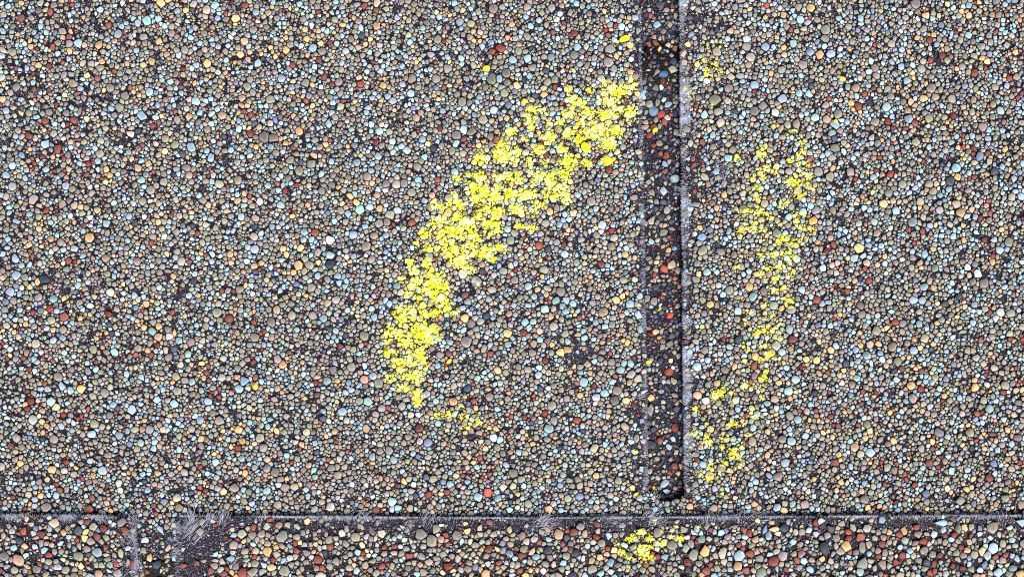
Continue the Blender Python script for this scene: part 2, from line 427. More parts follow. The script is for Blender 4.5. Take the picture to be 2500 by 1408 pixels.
# outlines: anisotropic caps + power-diagram clipping by the neighbours + own chips
kd = kdtree.KDTree(N)
for i in range(N): kd.insert((gx[i], gy[i], 0), i)
kd.balance()
PA = rng.random((N, 12)); PN = rng.normal(0, 1, (N, 3))
POLY = [None] * N
GR = gr.tolist(); GX = gx.tolist(); GY = gy.tolist()
sin, cos, floor = math.sin, math.cos, math.floor
def clip(poly, nx, ny, o):
    """keep the part of a convex polygon where p.n <= o"""
    out = []
    px, py = poly[-1]; pd = px * nx + py * ny - o
    for (x, y) in poly:
        d = x * nx + y * ny - o
        if (d > 0) != (pd > 0):
            t = pd / (pd - d)
            out.append((px + (x - px) * t, py + (y - py) * t))
        if d <= 0: out.append((x, y))
        px, py, pd = x, y, d
    return out
for i in range(N):
    r = GR[i]; u = PA[i]
    ns = 4 + int(u[0] * 2.6)
    st = 1 + 0.75 * u[1] ** 1.3
    ra = u[2] * 6.283; c, s_ = cos(ra), sin(ra)
    big = r * 2.2
    poly = [(-big, -big), (big, -big), (big, big), (-big, big)]
    for k in range(ns):
        a = (k + 0.75 * (u[3 + k] - 0.5)) * 6.283 / ns
        poly = clip(poly, cos(a), sin(a), r * (0.82 + 0.34 * ((u[4 + k] * 7.31) % 1)))
    sx, sy = st ** 0.5 * 1.08, 1.08 / st ** 0.5
    poly = [(x * sx * c - y * sy * s_, x * sx * s_ + y * sy * c) for (x, y) in poly]
    R_ = max(x * x + y * y for x, y in poly) ** 0.5
    for co, j, d in kd.find_range((GX[i], GY[i], 0), min(R_, r * 1.7) + 13):
        if j == i or d < 1e-4: continue
        rj = GR[j]
        if d > R_ + rj * 1.7: continue
        o = (d * d + r * r - rj * rj) / (2 * d)
        lo, hi = (i, j) if i < j else (j, i)
        h = sin(lo * 12.9898 + hi * 78.233) * 43758.5453
        h = (h - floor(h)) * 2 - 1
        o += (h if i < j else -h) * 0.22 * min(r, rj) - 0.72
        if o > R_: continue
        if o < r * 0.35: o = r * 0.35
        q = clip(poly, (GX[j] - GX[i]) / d, (GY[j] - GY[i]) / d, o)
        if len(q) >= 3: poly = q
    # drop the shortest sides down to eight corners, and near-duplicate corners
    while len(poly) > 3:
        n = len(poly)
        L = [((poly[k][0] - poly[k - 1][0]) ** 2 + (poly[k][1] - poly[k - 1][1]) ** 2, k) for k in range(n)]
        m_, k = min(L)
        if n > 8 or m_ < (0.16 * r) ** 2: poly.pop(k)
        else: break
    POLY[i] = poly
nv = np.array([len(p) for p in POLY])
ext = np.array([sum((x * x + y * y) ** 0.5 for x, y in p) / len(p) for p in POLY])
hh = np.clip(gr * rng.uniform(0.5, 0.85, N) + 2.2, 2.5, 10.5)
tilt = rng.normal(0, 0.15, (N, 2))
zbase = np.array([ZA, ZB, ZC])[glab]

def granule_verts(idx, K):
    n = len(idx)
    P = np.array([POLY[i] for i in idx]).reshape(n, K, 2)
    cen = P.mean(1, keepdims=True)
    cx = gx[idx][:, None]; cy = gy[idx][:, None]; h = hh[idx][:, None]; z0 = zbase[idx][:, None]
    V = np.zeros((n, 3 * K + 1, 3)); Cc = np.zeros((n, 3 * K + 1, 3))
    g2 = np.random.default_rng(5 + K)
    base = gcol[idx][:, None, :]
    bev = np.clip(1 - 1.25 / gr[idx], 0.66, 0.90)[:, None]
    for ring in range(3):
        sc = (0.99, 1.0, bev * g2.uniform(0.94, 1.05, (n, K)))[ring]
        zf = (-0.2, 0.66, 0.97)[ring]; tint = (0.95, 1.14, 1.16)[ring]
        ox = cen[:, :, 0] + (P[:, :, 0] - cen[:, :, 0]) * sc; oy = cen[:, :, 1] + (P[:, :, 1] - cen[:, :, 1]) * sc
        z = z0 + h * (zf + (g2.uniform(-.08, .08, (n, K)) if ring else 0))
        if ring: z = z + ox * tilt[idx, 0][:, None] + oy * tilt[idx, 1][:, None]
        X, Y, Z = W(cx + ox, cy + oy, z)
        V[:, ring * K:(ring + 1) * K, 0] = X; V[:, ring * K:(ring + 1) * K, 1] = Y; V[:, ring * K:(ring + 1) * K, 2] = Z
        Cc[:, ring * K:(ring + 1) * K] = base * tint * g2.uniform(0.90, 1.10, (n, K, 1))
    mx_ = cen[:, 0, 0:1] + g2.uniform(-.4, .4, (n, 1)) * gr[idx][:, None]; my_ = cen[:, 0, 1:2] + g2.uniform(-.4, .4, (n, 1)) * gr[idx][:, None]
    X, Y, Z = W(cx + mx_, cy + my_, z0 + h * g2.uniform(0.92, 1.12, (n, 1)) + mx_ * tilt[idx, 0][:, None] + my_ * tilt[idx, 1][:, None])
    V[:, 3 * K, 0] = X[:, 0]; V[:, 3 * K, 1] = Y[:, 0]; V[:, 3 * K, 2] = Z[:, 0]
    Cc[:, 3 * K] = base[:, 0] * g2.uniform(0.66, 0.92, (n, 1))
    return V, np.clip(Cc, 0, 0.8)

def granule_faces(n, K):
    # photo y runs down, so the rings run clockwise seen from above: wind accordingly
    i = np.arange(K); j = (i + 1) % K
    q = np.concatenate([np.stack([r * K + j, r * K + i, (r + 1) * K + i, (r + 1) * K + j], 1) for r in (0, 1)])
    t = np.stack([2 * K + j, 2 * K + i, np.full(K, 3 * K)], 1)
    o = np.arange(n)[:, None, None] * (3 * K + 1)
    return (q[None] + o).reshape(-1, 4), (t[None] + o).reshape(-1, 3)

# ------------------------------------------------------------------ shingles
def mat_sheet(name, outline, ztop, thick, mat, parent, holes=None):
    bm = bmesh.new()
    top = [bm.verts.new([float(v) for v in (*W(x, y, ztop)[:2], ztop * S)]) for x, y in outline]
    bot = [bm.verts.new((v.co.x, v.co.y, (ztop - thick) * S)) for v in top]
    n = len(top)
    bm.faces.new(top); bm.faces.new(bot[::-1])
    for i in range(n):
        j = (i + 1) % n
        bm.faces.new((top[j], top[i], bot[i], bot[j]))
    bmesh.ops.recalc_face_normals(bm, faces=bm.faces)
    bmesh.ops.triangulate(bm, faces=[f for f in bm.faces if len(f.verts) > 4])
    me = bpy.data.meshes.new(name); bm.to_mesh(me); bm.free(); me.materials.append(mat)
    return link(bpy.data.objects.new(name, me), parent)

def wob(a=1.2): return float(rng.uniform(-a, a))
BIG = 3900
outA = [(-BIG, -2600), (BIG, -2600), (BIG, 1300), (-BIG, 1300)]
outB = [(-BIG, SLOT_TOP)]
x = -1400
outB += [(1555, SLOT_TOP)]
for y in np.arange(-205, 1195, 9): outB.append((slot_l(y) + wob(), float(y)))
outB += [(1586, 1204), (1593, 1213), (1602, 1219), (1615, 1222), (1632, 1223), (1648, 1224), (1660, 1221), (1668, 1215), (1672, 1206)]
for y in np.arange(1195, -206, -9): outB.append((slot_r(y) + wob(), float(y)))
outB += [(slot_r(-215), SLOT_TOP), (BIG, SLOT_TOP), (BIG, 2400), (-BIG, 2400)]
outC = [(-BIG, 1256.0)]
for x in np.arange(-300, 316, 8): outC.append((float(x), float(lap(x)) + wob()))
outC += [(322, 1263), (328, 1269), (331, 1278)]
for y in np.arange(1288, 1640, 9): outC.append((cut_l(y) + wob(), float(y)))
for y in np.arange(1640, 1279, -9): outC.append((cut_r(y) + wob(), float(y)))
outC += [(430, 1272), (434, 1264), (441, 1260)]
for x in np.arange(450, 2800, 8): outC.append((float(x), float(lap(x)) + wob()))
outC += [(BIG, 1258.0), (BIG, 2700), (-BIG, 2700)]

INFO = [("asphalt_shingle", "lowest shingle, dark and shaded, seen only through the long narrow slot", outA, ZA, 20.0),
        ("asphalt_shingle", "broad middle shingle with the long vertical slot and most of the yellow chalk", outB, ZB, 26.0),
        ("asphalt_shingle", "overlapping shingle along the bottom with redder granules and a frayed fibre edge", outC, ZC, 16.0)]
shingles = []
for nm, lab, out, z, th_ in INFO:
    e = link(bpy.data.objects.new(nm, None))
    e.empty_display_size = 0.01
    tag(e, lab, "roof shingle", "overlapping asphalt shingles")
    mat_sheet("bitumen_mat", out, z, th_, M_BIT, e)
    shingles.append(e)

inframe = (gx > 8) & (gx < 2492) & (gy > 8) & (gy < 1400)
single = np.zeros(N, dtype=bool)
for li in range(3):
    ids = np.flatnonzero((glab == li) & inframe)
    ids = ids[np.argsort(-ext[ids])][:100]
    single[ids] = True
    for k, gi in enumerate(ids):
        V, Cc = granule_verts(np.array([gi]), nv[gi])
        q, t = granule_faces(1, nv[gi])
        c = V[0].mean(0)
        me = make_mesh("granule", V[0] - c, q, t, Cc[0], M_GRAN)
        o = bpy.data.objects.new("granule", me)
        o.location = c
        link(o, shingles[li])
for li in range(3):
    Vs, Cs, Qs, Ts, base = [], [], [], [], 0
    for K in range(3, 9):
        ids = np.flatnonzero((glab == li) & ~single & (nv == K))
        if not len(ids): continue
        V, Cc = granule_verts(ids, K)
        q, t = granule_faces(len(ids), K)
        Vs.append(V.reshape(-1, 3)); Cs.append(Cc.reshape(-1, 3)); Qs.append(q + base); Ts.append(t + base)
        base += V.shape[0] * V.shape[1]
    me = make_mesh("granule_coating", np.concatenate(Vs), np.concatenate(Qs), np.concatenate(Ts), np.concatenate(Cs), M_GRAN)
    tag(link(bpy.data.objects.new("granule_coating", me), shingles[li]), kind="stuff")

# fine mineral grit on the bare bitumen
def pyramids(px, py, z, r, h, cols):
    n = len(px)
    a = rng.uniform(0, 6.28, n)[:, None] + np.arange(4)[None, :] * (math.pi / 2) + rng.uniform(-.4, .4, (n, 4))
    rad = r[:, None] * rng.uniform(0.6, 1.2, (n, 4))
    V = np.zeros((n, 5, 3))
    X, Y, Z = W(px[:, None] + rad * np.cos(a), py[:, None] + rad * np.sin(a), (z - 0.2)[:, None] + 0 * a)
    V[:, :4, 0] = X; V[:, :4, 1] = Y; V[:, :4, 2] = Z
    X, Y, Z = W(px + r * rng.uniform(-.3, .3, n), py + r * rng.uniform(-.3, .3, n), z + h)
    V[:, 4, 0] = X; V[:, 4, 1] = Y; V[:, 4, 2] = Z
    i = np.arange(4); j = (i + 1) % 4
    t = np.stack([j, i, np.full(4, 4)], 1)
    F = (t[None] + (np.arange(n) * 5)[:, None, None]).reshape(-1, 3)
    return V.reshape(-1, 3), F, np.repeat(cols, 5, axis=0)

free = np.flatnonzero(~occ.ravel())
pick = free[rng.integers(0, len(free), 520000)]
py_, px_ = pick // RW, pick % RW
keep = rng.random(len(pick)) < (0.10 + 0.85 * bare[py_, px_] ** 1.5)
py_, px_ = py_[keep], px_[keep]
slab = LAB[py_, px_]
for li in range(3):
    m = slab == li
    fx = px_[m] + OX + rng.random(m.sum()); fy = py_[m] + OY + rng.random(m.sum())
    r = rng.uniform(0.5, 1.15, m.sum()) + 0.9 * (rng.random(m.sum()) < 0.10)
    cc = np.array([[0.22, 0.20, 0.29], [0.035, 0.03, 0.06], [0.6, 0.6, 0.68], [0.03, 0.05, 0.14], [0.16, 0.13, 0.10]])
    cols = cc[rng.choice(5, m.sum(), p=[.36, .22, .16, .16, .10])] * rng.uniform(.7, 1.2, (m.sum(), 1))
    if li == 0: cols = cols * np.array([0.55, 0.55, 0.65])  # grit colour darkened to paint in the shade of the slot
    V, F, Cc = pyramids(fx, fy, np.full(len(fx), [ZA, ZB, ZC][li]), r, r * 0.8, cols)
    me = make_mesh("mineral_grit", V, None, F, Cc, M_GRIT)
    tag(link(bpy.data.objects.new("mineral_grit", me), shingles[li]), kind="stuff")

# ------------------------------------------------------------------ glass fibres frayed out of the cut edges
class Fibres:
    def __init__(s): s.V, s.Q, s.T, s.C, s.n = [], [], [], [], 0
    def add(s, x, y, z, ang, length, rad, lift, curl, col):
        """arrays of fibres starting at (x, y, z) px running along ang"""
        n = len(x); NP = 5
        u = np.linspace(0, 1, NP)[None, :]
        aa = ang[:, None] + curl[:, None] * (u - 0.3)
        st = length[:, None] / (NP - 1)
        cx = x[:, None] + np.concatenate([np.zeros((n, 1)), np.cumsum(np.cos(aa[:, 1:]) * st, 1)], 1)
        cy = y[:, None] + np.concatenate([np.zeros((n, 1)), np.cumsum(np.sin(aa[:, 1:]) * st, 1)], 1)
        cz = z[:, None] + lift[:, None] * np.sin(u * 2.4)
        rr = rad[:, None] * (1 - 0.55 * u)
        V = np.zeros((n, NP, 3, 3))
        for k in range(3):
            a = k * 2 * math.pi / 3
            ox = -np.sin(aa) * rr * math.cos(a); oy = np.cos(aa) * rr * math.cos(a); oz = rr * math.sin(a)
            X, Y, Z = W(cx + ox, cy + oy, cz + oz)
            V[:, :, k, 0] = X; V[:, :, k, 1] = Y; V[:, :, k, 2] = Z
        q = []
        for p in range(NP - 1):
            for k in range(3):
                k2 = (k + 1) % 3
                q.append([p * 3 + k, p * 3 + k2, (p + 1) * 3 + k2, (p + 1) * 3 + k])
        q = np.array(q)[None] + (np.arange(n) * NP * 3)[:, None, None] + s.n
        s.V.append(V.reshape(-1, 3)); s.Q.append(q.reshape(-1, 4)); s.C.append(np.repeat(col, NP * 3, axis=0))
        s.n += n * NP * 3
    def build(s, parent):
        me = make_mesh("fibre_fringe", np.concatenate(s.V), np.concatenate(s.Q), None, np.concatenate(s.C), M_FIB, True)
        return tag(link(bpy.data.objects.new("fibre_fringe", me), parent), kind="stuff")

def fcol(n, k=1.0):
    b = np.minimum(rng.uniform(0.35, 0.9, (n, 1)) * k, 0.95)
    return b * np.array([[0.72, 0.78, 1.0]]) * rng.uniform(0.92, 1.05, (n, 3))

def fringe(F, px, py, nx, ny, z, n, inward, length, over, k=1.0, clump=30, wseed=3, rad=(0.20, 0.42)):
    """fibres along a polyline px, py with outward normal (nx, ny)"""
    seg = np.sqrt(np.diff(px) ** 2 + np.diff(py) ** 2); cum = np.concatenate([[0], np.cumsum(seg)])
    r1 = np.random.default_rng(wseed)
    knots = r1.random(int(cum[-1] / clump) + 3) ** 1.5
    s_ = rng.random(n * 4) * cum[-1]
    dens = np.interp(s_ / clump, np.arange(len(knots)), knots)
    s_ = s_[rng.random(n * 4) < 0.04 + 0.75 * dens ** 1.5][:int(n * 0.62)]
    n = len(s_)
    dens = np.interp(s_ / clump, np.arange(len(knots)), knots)
    x = np.interp(s_, cum, px); y = np.interp(s_, cum, py)
    d_in = rng.random(n) ** 1.3 * inward * (0.45 + 0.9 * dens)
    base = math.atan2(ny, nx)
    lean = np.interp(s_ / 18.0, np.arange(400), r1.uniform(-0.7, 0.7, 400))
    ang = base + lean * 0.8 + rng.normal(0, 0.35, n)
    ln = rng.uniform(0.4, 1.0, n) * length * (0.6 + 0.8 * dens)
    ln = np.minimum(ln, d_in / np.maximum(np.cos(ang - base), 0.3) + over * rng.random(n) + 2)
    F.add(x - nx * d_in, y - ny * d_in, np.full(n, z) + rng.uniform(0.2, 1.4, n), ang, ln, rng.uniform(*rad, n),
          rng.uniform(0.2, 2.4, n), rng.normal(0, 0.35, n), fcol(n, k))

def tuft(F, x, y, z, n, ang, spread, length, scat, k=1.0, rad=(0.24, 0.5)):
    n = max(5, int(n * 0.42)); scat = scat * 0.8
    a = math.radians(ang)
    F.add(x + rng.normal(0, scat, n), y + rng.normal(0, scat, n), np.full(n, z) + rng.uniform(0.3, 3, n),
          a + rng.normal(0, spread * 0.6, n), rng.uniform(0.35, 0.9, n) * length, rng.uniform(*rad, n), rng.uniform(0.5, 4, n),
          rng.normal(0, 0.15, n), fcol(n, k))

FB = Fibres()
ys = np.arange(-200, 1200, 5.0)
fringe(FB, slot_l(ys), ys, 1, 0, ZB, 3000, 11, 9, 3, 0.85, 30, 3)
fringe(FB, slot_r(ys), ys, -1, 0, ZB, 6600, 22, 15, 4, 1.2, 26, 7)
fringe(FB, slot_r(ys), ys, -1, 0, ZB - 10, 1800, 3, 7, 6, 0.8, 26, 8)
for (x, y, n, a, sp, ln, sc) in [(1672, 325, 70, 200, .5, 24, 8), (1668, 60, 40, 150, .8, 22, 8), (1690, 85, 8, 110, .3, 55, 6), (1600, 1214, 60, -60, .8, 20, 7),
                                 (1755, 430, 110, -35, .8, 26, 20), (1565, 235, 20, -50, .4, 22, 5), (1560, 965, 50, -35, .4, 24, 7), (1565, 700, 20, 0, .6, 18, 8),
                                 (600, 318, 22, -50, .4, 26, 5), (742, 402, 16, 200, .5, 22, 5), (2010, 830, 8, -55, .4, 40, 4), (1375, 855, 12, 20, 1.5, 16, 20),
                                 (1700, 560, 30, 190, .5, 20, 12), (1690, 1105, 30, -45, .4, 24, 6), (1730, 1135, 12, 10, .3, 30, 20), (1665, 470, 40, 190, .5, 26, 10)]:
    tuft(FB, x, y, ZB, n, a, sp, ln, sc)
FB.build(shingles[1])
FC = Fibres()
xs = np.arange(-250, 324, 6.0)
fringe(FC, xs, lap(xs), 0, -1, ZC, 1300, 12, 15, 5, 0.95, 34, 21)
xs = np.arange(438, 2760, 6.0)
fringe(FC, xs, lap(xs), 0, -1, ZC, 3200, 9, 11, 4, 0.95, 70, 22)
fringe(FC, xs, lap(xs), 0, -1, ZC, 3600, 3, 6, 2, 1.25, 60, 27)
fringe(FC, xs, lap(xs) - 1, 0, -1, ZC - 8, 2200, 3, 9, 7, 0.7, 44, 23)
ys = np.arange(1272, 1620, 6.0)
fringe(FC, cut_l(ys), ys, 1, 0, ZC, 1300, 20, 16, 4, 1.0, 30, 24)
fringe(FC, cut_r(ys), ys, -1, 0, ZC, 1700, 26, 20, 6, 1.0, 30, 25)
for (x, y, n, a, sp, ln, sc) in [(462, 1300, 130, -52, .30, 48, 16), (450, 1290, 60, 200, .5, 36, 12), (442, 1330, 50, 165, .4, 34, 14), (470, 1262, 60, -110, .5, 40, 10),
                                 (540, 1268, 120, -65, .4, 24, 12), (505, 1270, 80, -60, .4, 26, 10), (320, 1262, 80, 40, .5, 24, 12), (318, 1300, 60, 60, .5, 30, 10),
                                 (250, 1262, 60, 60, .5, 22, 16), (645, 1268, 30, -100, .3, 22, 6), (330, 1370, 90, 80, .5, 34, 10), (1325, 1275, 150, -35, .7, 38, 14),
                                 (1590, 1268, 180, -25, .8, 34, 16), (1830, 1272, 50, -25, .3, 40, 22), (1803, 1275, 16, -85, .2, 36, 4), (1730, 1270, 50, -100, .6, 28, 14),
                                 (1480, 1268, 50, 0, .3, 34, 20), (880, 1268, 50, -60, .4, 24, 14), (1045, 1266, 60, -55, .5, 30, 14), (990, 1290, 40, -50, .3, 30, 12),
                                 (2300, 1268, 60, 80, .5, 24, 14), (2440, 1264, 80, -100, .6, 22, 22), (560, 1375, 20, -40, .2, 28, 8), (2350, 1290, 20, -40, .5, 24, 8),
                                 (280, 1385, 60, -20, .6, 34, 14), (300, 1315, 40, 50, .4, 24, 10), (60, 1262, 40, -40, .6, 22, 20), (160, 1258, 40, -60, .6, 22, 20)]:
    tuft(FC, x, y, ZC, n, a, sp, ln, sc)
FC.build(shingles[2])

# black sealant dab on the lowest shingle
def blob_outline(cx, cy, rx, ry, n, seed):
    r = np.random.default_rng(seed)
    return [(cx + rx * math.cos(a) * k, cy + ry * math.sin(a) * k) for a, k in zip(np.linspace(0, 2 * math.pi, n, endpoint=False), r.uniform(0.85, 1.12, n))]
def dab(name, outline, z, hgt, mat, parent):
    bm = bmesh.new()
    cx = sum(p[0] for p in outline) / len(outline); cy = sum(p[1] for p in outline) / len(outline)
    rings = []
    for sc, zz in ((1.0, -0.5), (0.96, hgt * 0.6), (0.82, hgt * 0.95)):
        rings.append([bm.verts.new([float(v) for v in W(cx + (x - cx) * sc, cy + (y - cy) * sc, z + zz + (wob(0.4) if sc < 1 else 0))]) for x, y in outline])
    top = bm.verts.new([float(v) for v in W(cx, cy, z + hgt)])
    n = len(outline)
    for a, b in zip(rings[:-1], rings[1:]):
        for i in range(n): bm.faces.new((a[(i + 1) % n], a[i], b[i], b[(i + 1) % n]))
    for i in range(n): bm.faces.new((rings[-1][(i + 1) % n], rings[-1][i], top))
    bmesh.ops.recalc_face_normals(bm, faces=bm.faces)
    for f in bm.faces: f.smooth = True
    me = bpy.data.meshes.new(name); bm.to_mesh(me); bm.free(); me.materials.append(mat)
    return link(bpy.data.objects.new(name, me), parent)
dab("sealant_or_shade_dab", blob_outline(1614, 158, 60, 58, 30, 4), ZA, 2.4, M_TAR_SHADE, shingles[0])
dab("sealant_or_shade_dab", blob_outline(383, 1440, 60, 88, 28, 6), ZB, 2.2, M_TAR_SHADE, shingles[1])  # black dab painted in for the shade deep in the short cutout

# ------------------------------------------------------------------ height of the surface, for things that lie on it
HM = np.full((RH, RW), ZB, dtype=np.float32)
HM[LAB == 0] = ZA; HM[LAB == 2] = ZC
CHALKBOX = (gx > 900) & (gx < 2080)
for i in np.flatnonzero(CHALKBOX):
    P = np.array(POLY[i]); pr = np.hypot(P[:, 0], P[:, 1]); rm = float(pr.max()); n = int(rm + 2)
    ix, iy = int(gx[i] - OX), int(gy[i] - OY)
    if ix - n < 0 or iy - n < 0 or ix + n >= RW or iy + n >= RH: continue
    sub = (slice(iy - n, iy + n + 1), slice(ix - n, ix + n + 1))
    ddx = PX[sub] - gx[i]; ddy = PY[sub] - gy[i]
    rho = np.zeros(ddx.shape)
    for (ax, ay), (bx, by) in zip(P, np.roll(P, -1, 0)):
        nx_, ny_ = by - ay, ax - bx
        l_ = math.hypot(nx_, ny_) + 1e-9; o_ = (ax * nx_ + ay * ny_) / l_
        if o_ < 0.2: continue
        rho = np.maximum(rho, (ddx * nx_ + ddy * ny_) / l_ / o_)
    z = zbase[i] + hh[i] * (0.66 + 0.32 * np.clip((1 - rho) / 0.2, 0, 1)) + ddx * tilt[i, 0] + ddy * tilt[i, 1]
    HM[sub] = np.where(rho < 1.0, np.maximum(HM[sub], z), HM[sub])

# ------------------------------------------------------------------ yellow chalk
MARKS = {}
MARKS["arc"] = """1540,195,6,6 1547,210,8,7 1475,200,5,5 1492,218,18,13 1521,218,18,13 1479,229,8,6 1443,220,8,8 1387,218,6,8 1393,239,9,9 1420,251,12,12
1404,256,8,6 1492,247,18,12 1470,246,8,7 1538,275,12,16 1479,280,25,14 1441,276,20,9 1516,268,8,8 1308,268,20,7 1296,283,12,8 1281,247,6,5 1390,278,15,10
1456,320,28,22 1504,320,15,18 1388,325,15,16 1411,341,15,10 1484,350,20,13 1370,366,11,11 1338,334,14,12 1313,366,13,10 1247,323,14,8 1279,339,9,5 1297,311,7,9
1227,377,22,18 1256,380,20,18 1170,386,17,14 1293,395,15,9 1393,398,22,16 1431,398,15,8 1481,395,14,8 1229,432,24,12 1261,436,14,11 1313,430,11,12 1297,418,6,8
1377,427,15,12 1343,439,14,18 1350,473,20,12 1381,482,11,14 1375,455,10,10 1172,436,17,12 1154,459,12,20 1163,486,15,12 1184,459,12,20 1209,477,16,22 1245,473,16,13
1286,475,22,13 1318,500,15,8 1261,509,15,11 1215,516,14,14 1186,509,10,11 1302,518,9,7 1202,552,22,18 1140,548,22,14 1165,527,12,12 1159,573,14,10 1297,557,11,7
1265,552,12,5 1143,605,22,12 1220,605,14,7 1188,607,10,6 1114,436,8,6 1145,427,8,4 1061,500,8,14 1077,505,10,8 1095,498,9,8 1114,495,9,13 1127,505,8,8 1107,470,8,4
1116,527,18,12 1077,536,16,13 1055,550,10,8 1105,561,20,13 1141,550,18,14 1036,570,12,12 1077,577,11,14 1016,593,6,5 1045,607,14,9 1068,609,12,8 1093,602,18,15
1161,580,14,9 1105,614,28,13 1122,637,18,14 1139,658,17,9 1152,617,16,10 1186,617,16,13 1227,607,13,4 1203,631,8,5 1006,648,9,15 1012,661,12,8 1040,641,12,9
1057,685,30,22 1081,706,18,20 1012,692,16,10 980,682,8,5 999,718,12,7 1023,728,7,6 1047,709,20,10 1074,730,18,10 1030,747,14,7 1084,750,14,13 1111,764,9,5
1060,764,14,9 982,770,18,19 1006,767,14,13 1036,764,12,9 951,794,8,7 1030,808,30,21 968,818,24,12 1002,805,18,13 1047,828,18,11 1067,822,8,7 944,835,6,4
992,835,20,11 951,862,14,9 1016,869,24,17 995,886,22,9 968,883,12,9 1030,859,11,14 1036,893,8,6 951,920,10,10 978,903,10,7 1019,914,16,13 995,917,14,9
1019,930,9,8 985,948,14,9 1019,965,11,15 1019,983,7,5 1290,300,6,5 1340,300,7,5 1365,300,9,6 1420,300,9,8 1300,450,8,6 1330,395,9,7 1225,350,8,5 1130,575,12,10"""
MARKS["foot"] = """1067,1012,8,8 1098,1009,16,6 1128,995,8,6 1135,1016,14,9 1169,1030,10,8 1149,1033,5,4 1139,1043,10,4 1169,1009,4,4"""
MARKS["right"] = """1800,383,5,9 1866,360,6,6 1856,377,10,9 1960,349,8,6 1962,370,6,10 1952,381,9,6 1930,392,8,6 1958,402,15,10 1871,411,10,7 1854,417,7,4 1888,415,6,5
1896,426,6,3 1835,434,5,6 1862,432,5,6 1852,456,9,6 1958,422,10,8 1973,430,8,7 1930,443,16,9 1956,449,12,8 1943,468,5,9 1954,481,9,7 1982,462,8,5 1845,481,14,9
1852,517,15,10 1824,515,7,6 1803,515,4,4 1879,532,7,5 1849,543,12,5 1813,547,5,4 1809,564,9,7 1835,560,14,9 1864,560,12,5 1909,498,6,8 1922,494,8,5 1941,524,7,9
1958,522,8,6 1945,539,6,5 1901,547,8,5 1958,554,9,8 1979,556,8,8 1879,573,4,4 1909,581,10,8 1901,594,8,6 1862,586,5,5 1950,586,12,5 1969,583,5,4 1935,596,10,5
1928,575,4,3 1820,611,4,4 1890,620,14,7 1854,624,8,5 1918,618,15,8 1939,626,8,9 1927,640,6,7 1878,655,14,7 1907,651,9,6 1858,666,6,6 1931,670,13,9 1895,681,8,8
1869,685,5,6 1888,707,8,8 1910,702,9,8 1799,649,4,5 1920,728,12,7 1933,736,7,6 1927,747,11,6 1869,745,8,6 1831,762,9,4 1809,724,3,5 1869,781,6,4 1878,785,6,4
1820,785,5,6 1903,792,4,3 1884,770,4,5 1858,805,14,8 1884,807,11,9 1846,813,8,5 1912,815,6,6 1895,828,8,5 1861,843,6,4 1816,839,5,5 1824,851,8,6 1873,866,9,8
1858,877,10,7 1843,873,4,4 1884,866,5,6 1901,875,5,3 1812,879,6,4 1870,904,7,5 1865,920,10,7 1819,940,6,8 1853,943,8,4 1815,902,5,3 1766,940,6,4 1747,964,13,10
1764,962,6,5 1786,957,4,5 1699,998,7,8 1858,969,5,4 1790,977,4,4 1836,1001,6,8 1841,1018,12,5 1790,1032,14,6 1766,1018,6,4 1817,1035,4,3 1696,1057,8,6 1725,1037,5,4
1737,1047,4,4 1723,1066,8,4 1771,1068,15,6 1827,1059,7,5 1728,1080,9,6 1764,1093,5,5 1788,1102,13,11 1812,1088,9,11 1783,1117,7,5 1803,1117,9,6 1735,1136,6,12
1764,1131,12,4 1800,1136,7,8 1778,1148,7,4 1711,1158,4,7 1732,1167,12,7 1757,1158,5,5 1689,1109,4,4 1764,1206,3,3 1941,318,6,3 1887,307,3,2 1921,327,4,2 1990,375,4,4"""
MARKS["upper"] = """1725,120,5,6 1759,113,6,4 1714,141,5,6 1697,159,5,4 1742,158,7,4 1725,179,7,9 1757,174,8,4 1683,228,8,9"""
MARKS["low"] = """1568,1301,13,10 1586,1313,10,6 1541,1316,11,9 1616,1325,8,8 1519,1348,8,10 1539,1362,11,4 1571,1348,14,13 1580,1359,12,8 1565,1333,6,5 1588,1336,9,4
1662,1313,6,8 1641,1310,4,4 1599,1271,4,6 1616,1296,3,3 1651,1284,4,3 1707,1284,3,3 1509,1328,4,3 1538,1386,3,2"""
LABELS = {"arc": "large bright yellow chalk stroke curving from beside the slot down to the lower left",
          "foot": "small patch of yellow chalk just below the tail of the big left stroke",
          "right": "thin broken yellow chalk stroke running down the shingle right of the slot",
          "upper": "faint yellow chalk dabs beside the slot edge at the upper right",
          "low": "small yellow chalk dabs on the overlapping bottom shingle below the slot"}
fine = 0.44 * vnoise((RH, RW), 1.9, 31) + 0.30 * vnoise((RH, RW), 5.0, 32) + 0.26 * vnoise((RH, RW), 12, 33)
jx = rng.uniform(-.35, .35, (RH, RW)).astype(np.float32); jy = rng.uniform(-.35, .35, (RH, RW)).astype(np.float32)
loc0 = np.where(LAB == 2, ZC, ZB).astype(np.float32)
HB = HM.copy()
for s_ in ((1, 0), (-1, 0), (0, 1), (0, -1)): HB += np.roll(HM, s_, (0, 1))
HB /= 5
HW = HM.copy()
for _ in range(3):
    acc = HW.copy()
    for s_ in ((3, 0), (-3, 0), (0, 3), (0, -3), (2, 2), (-2, 2), (2, -2), (-2, -2)): acc += np.roll(HW, s_, (0, 1))
    HW = acc / 9
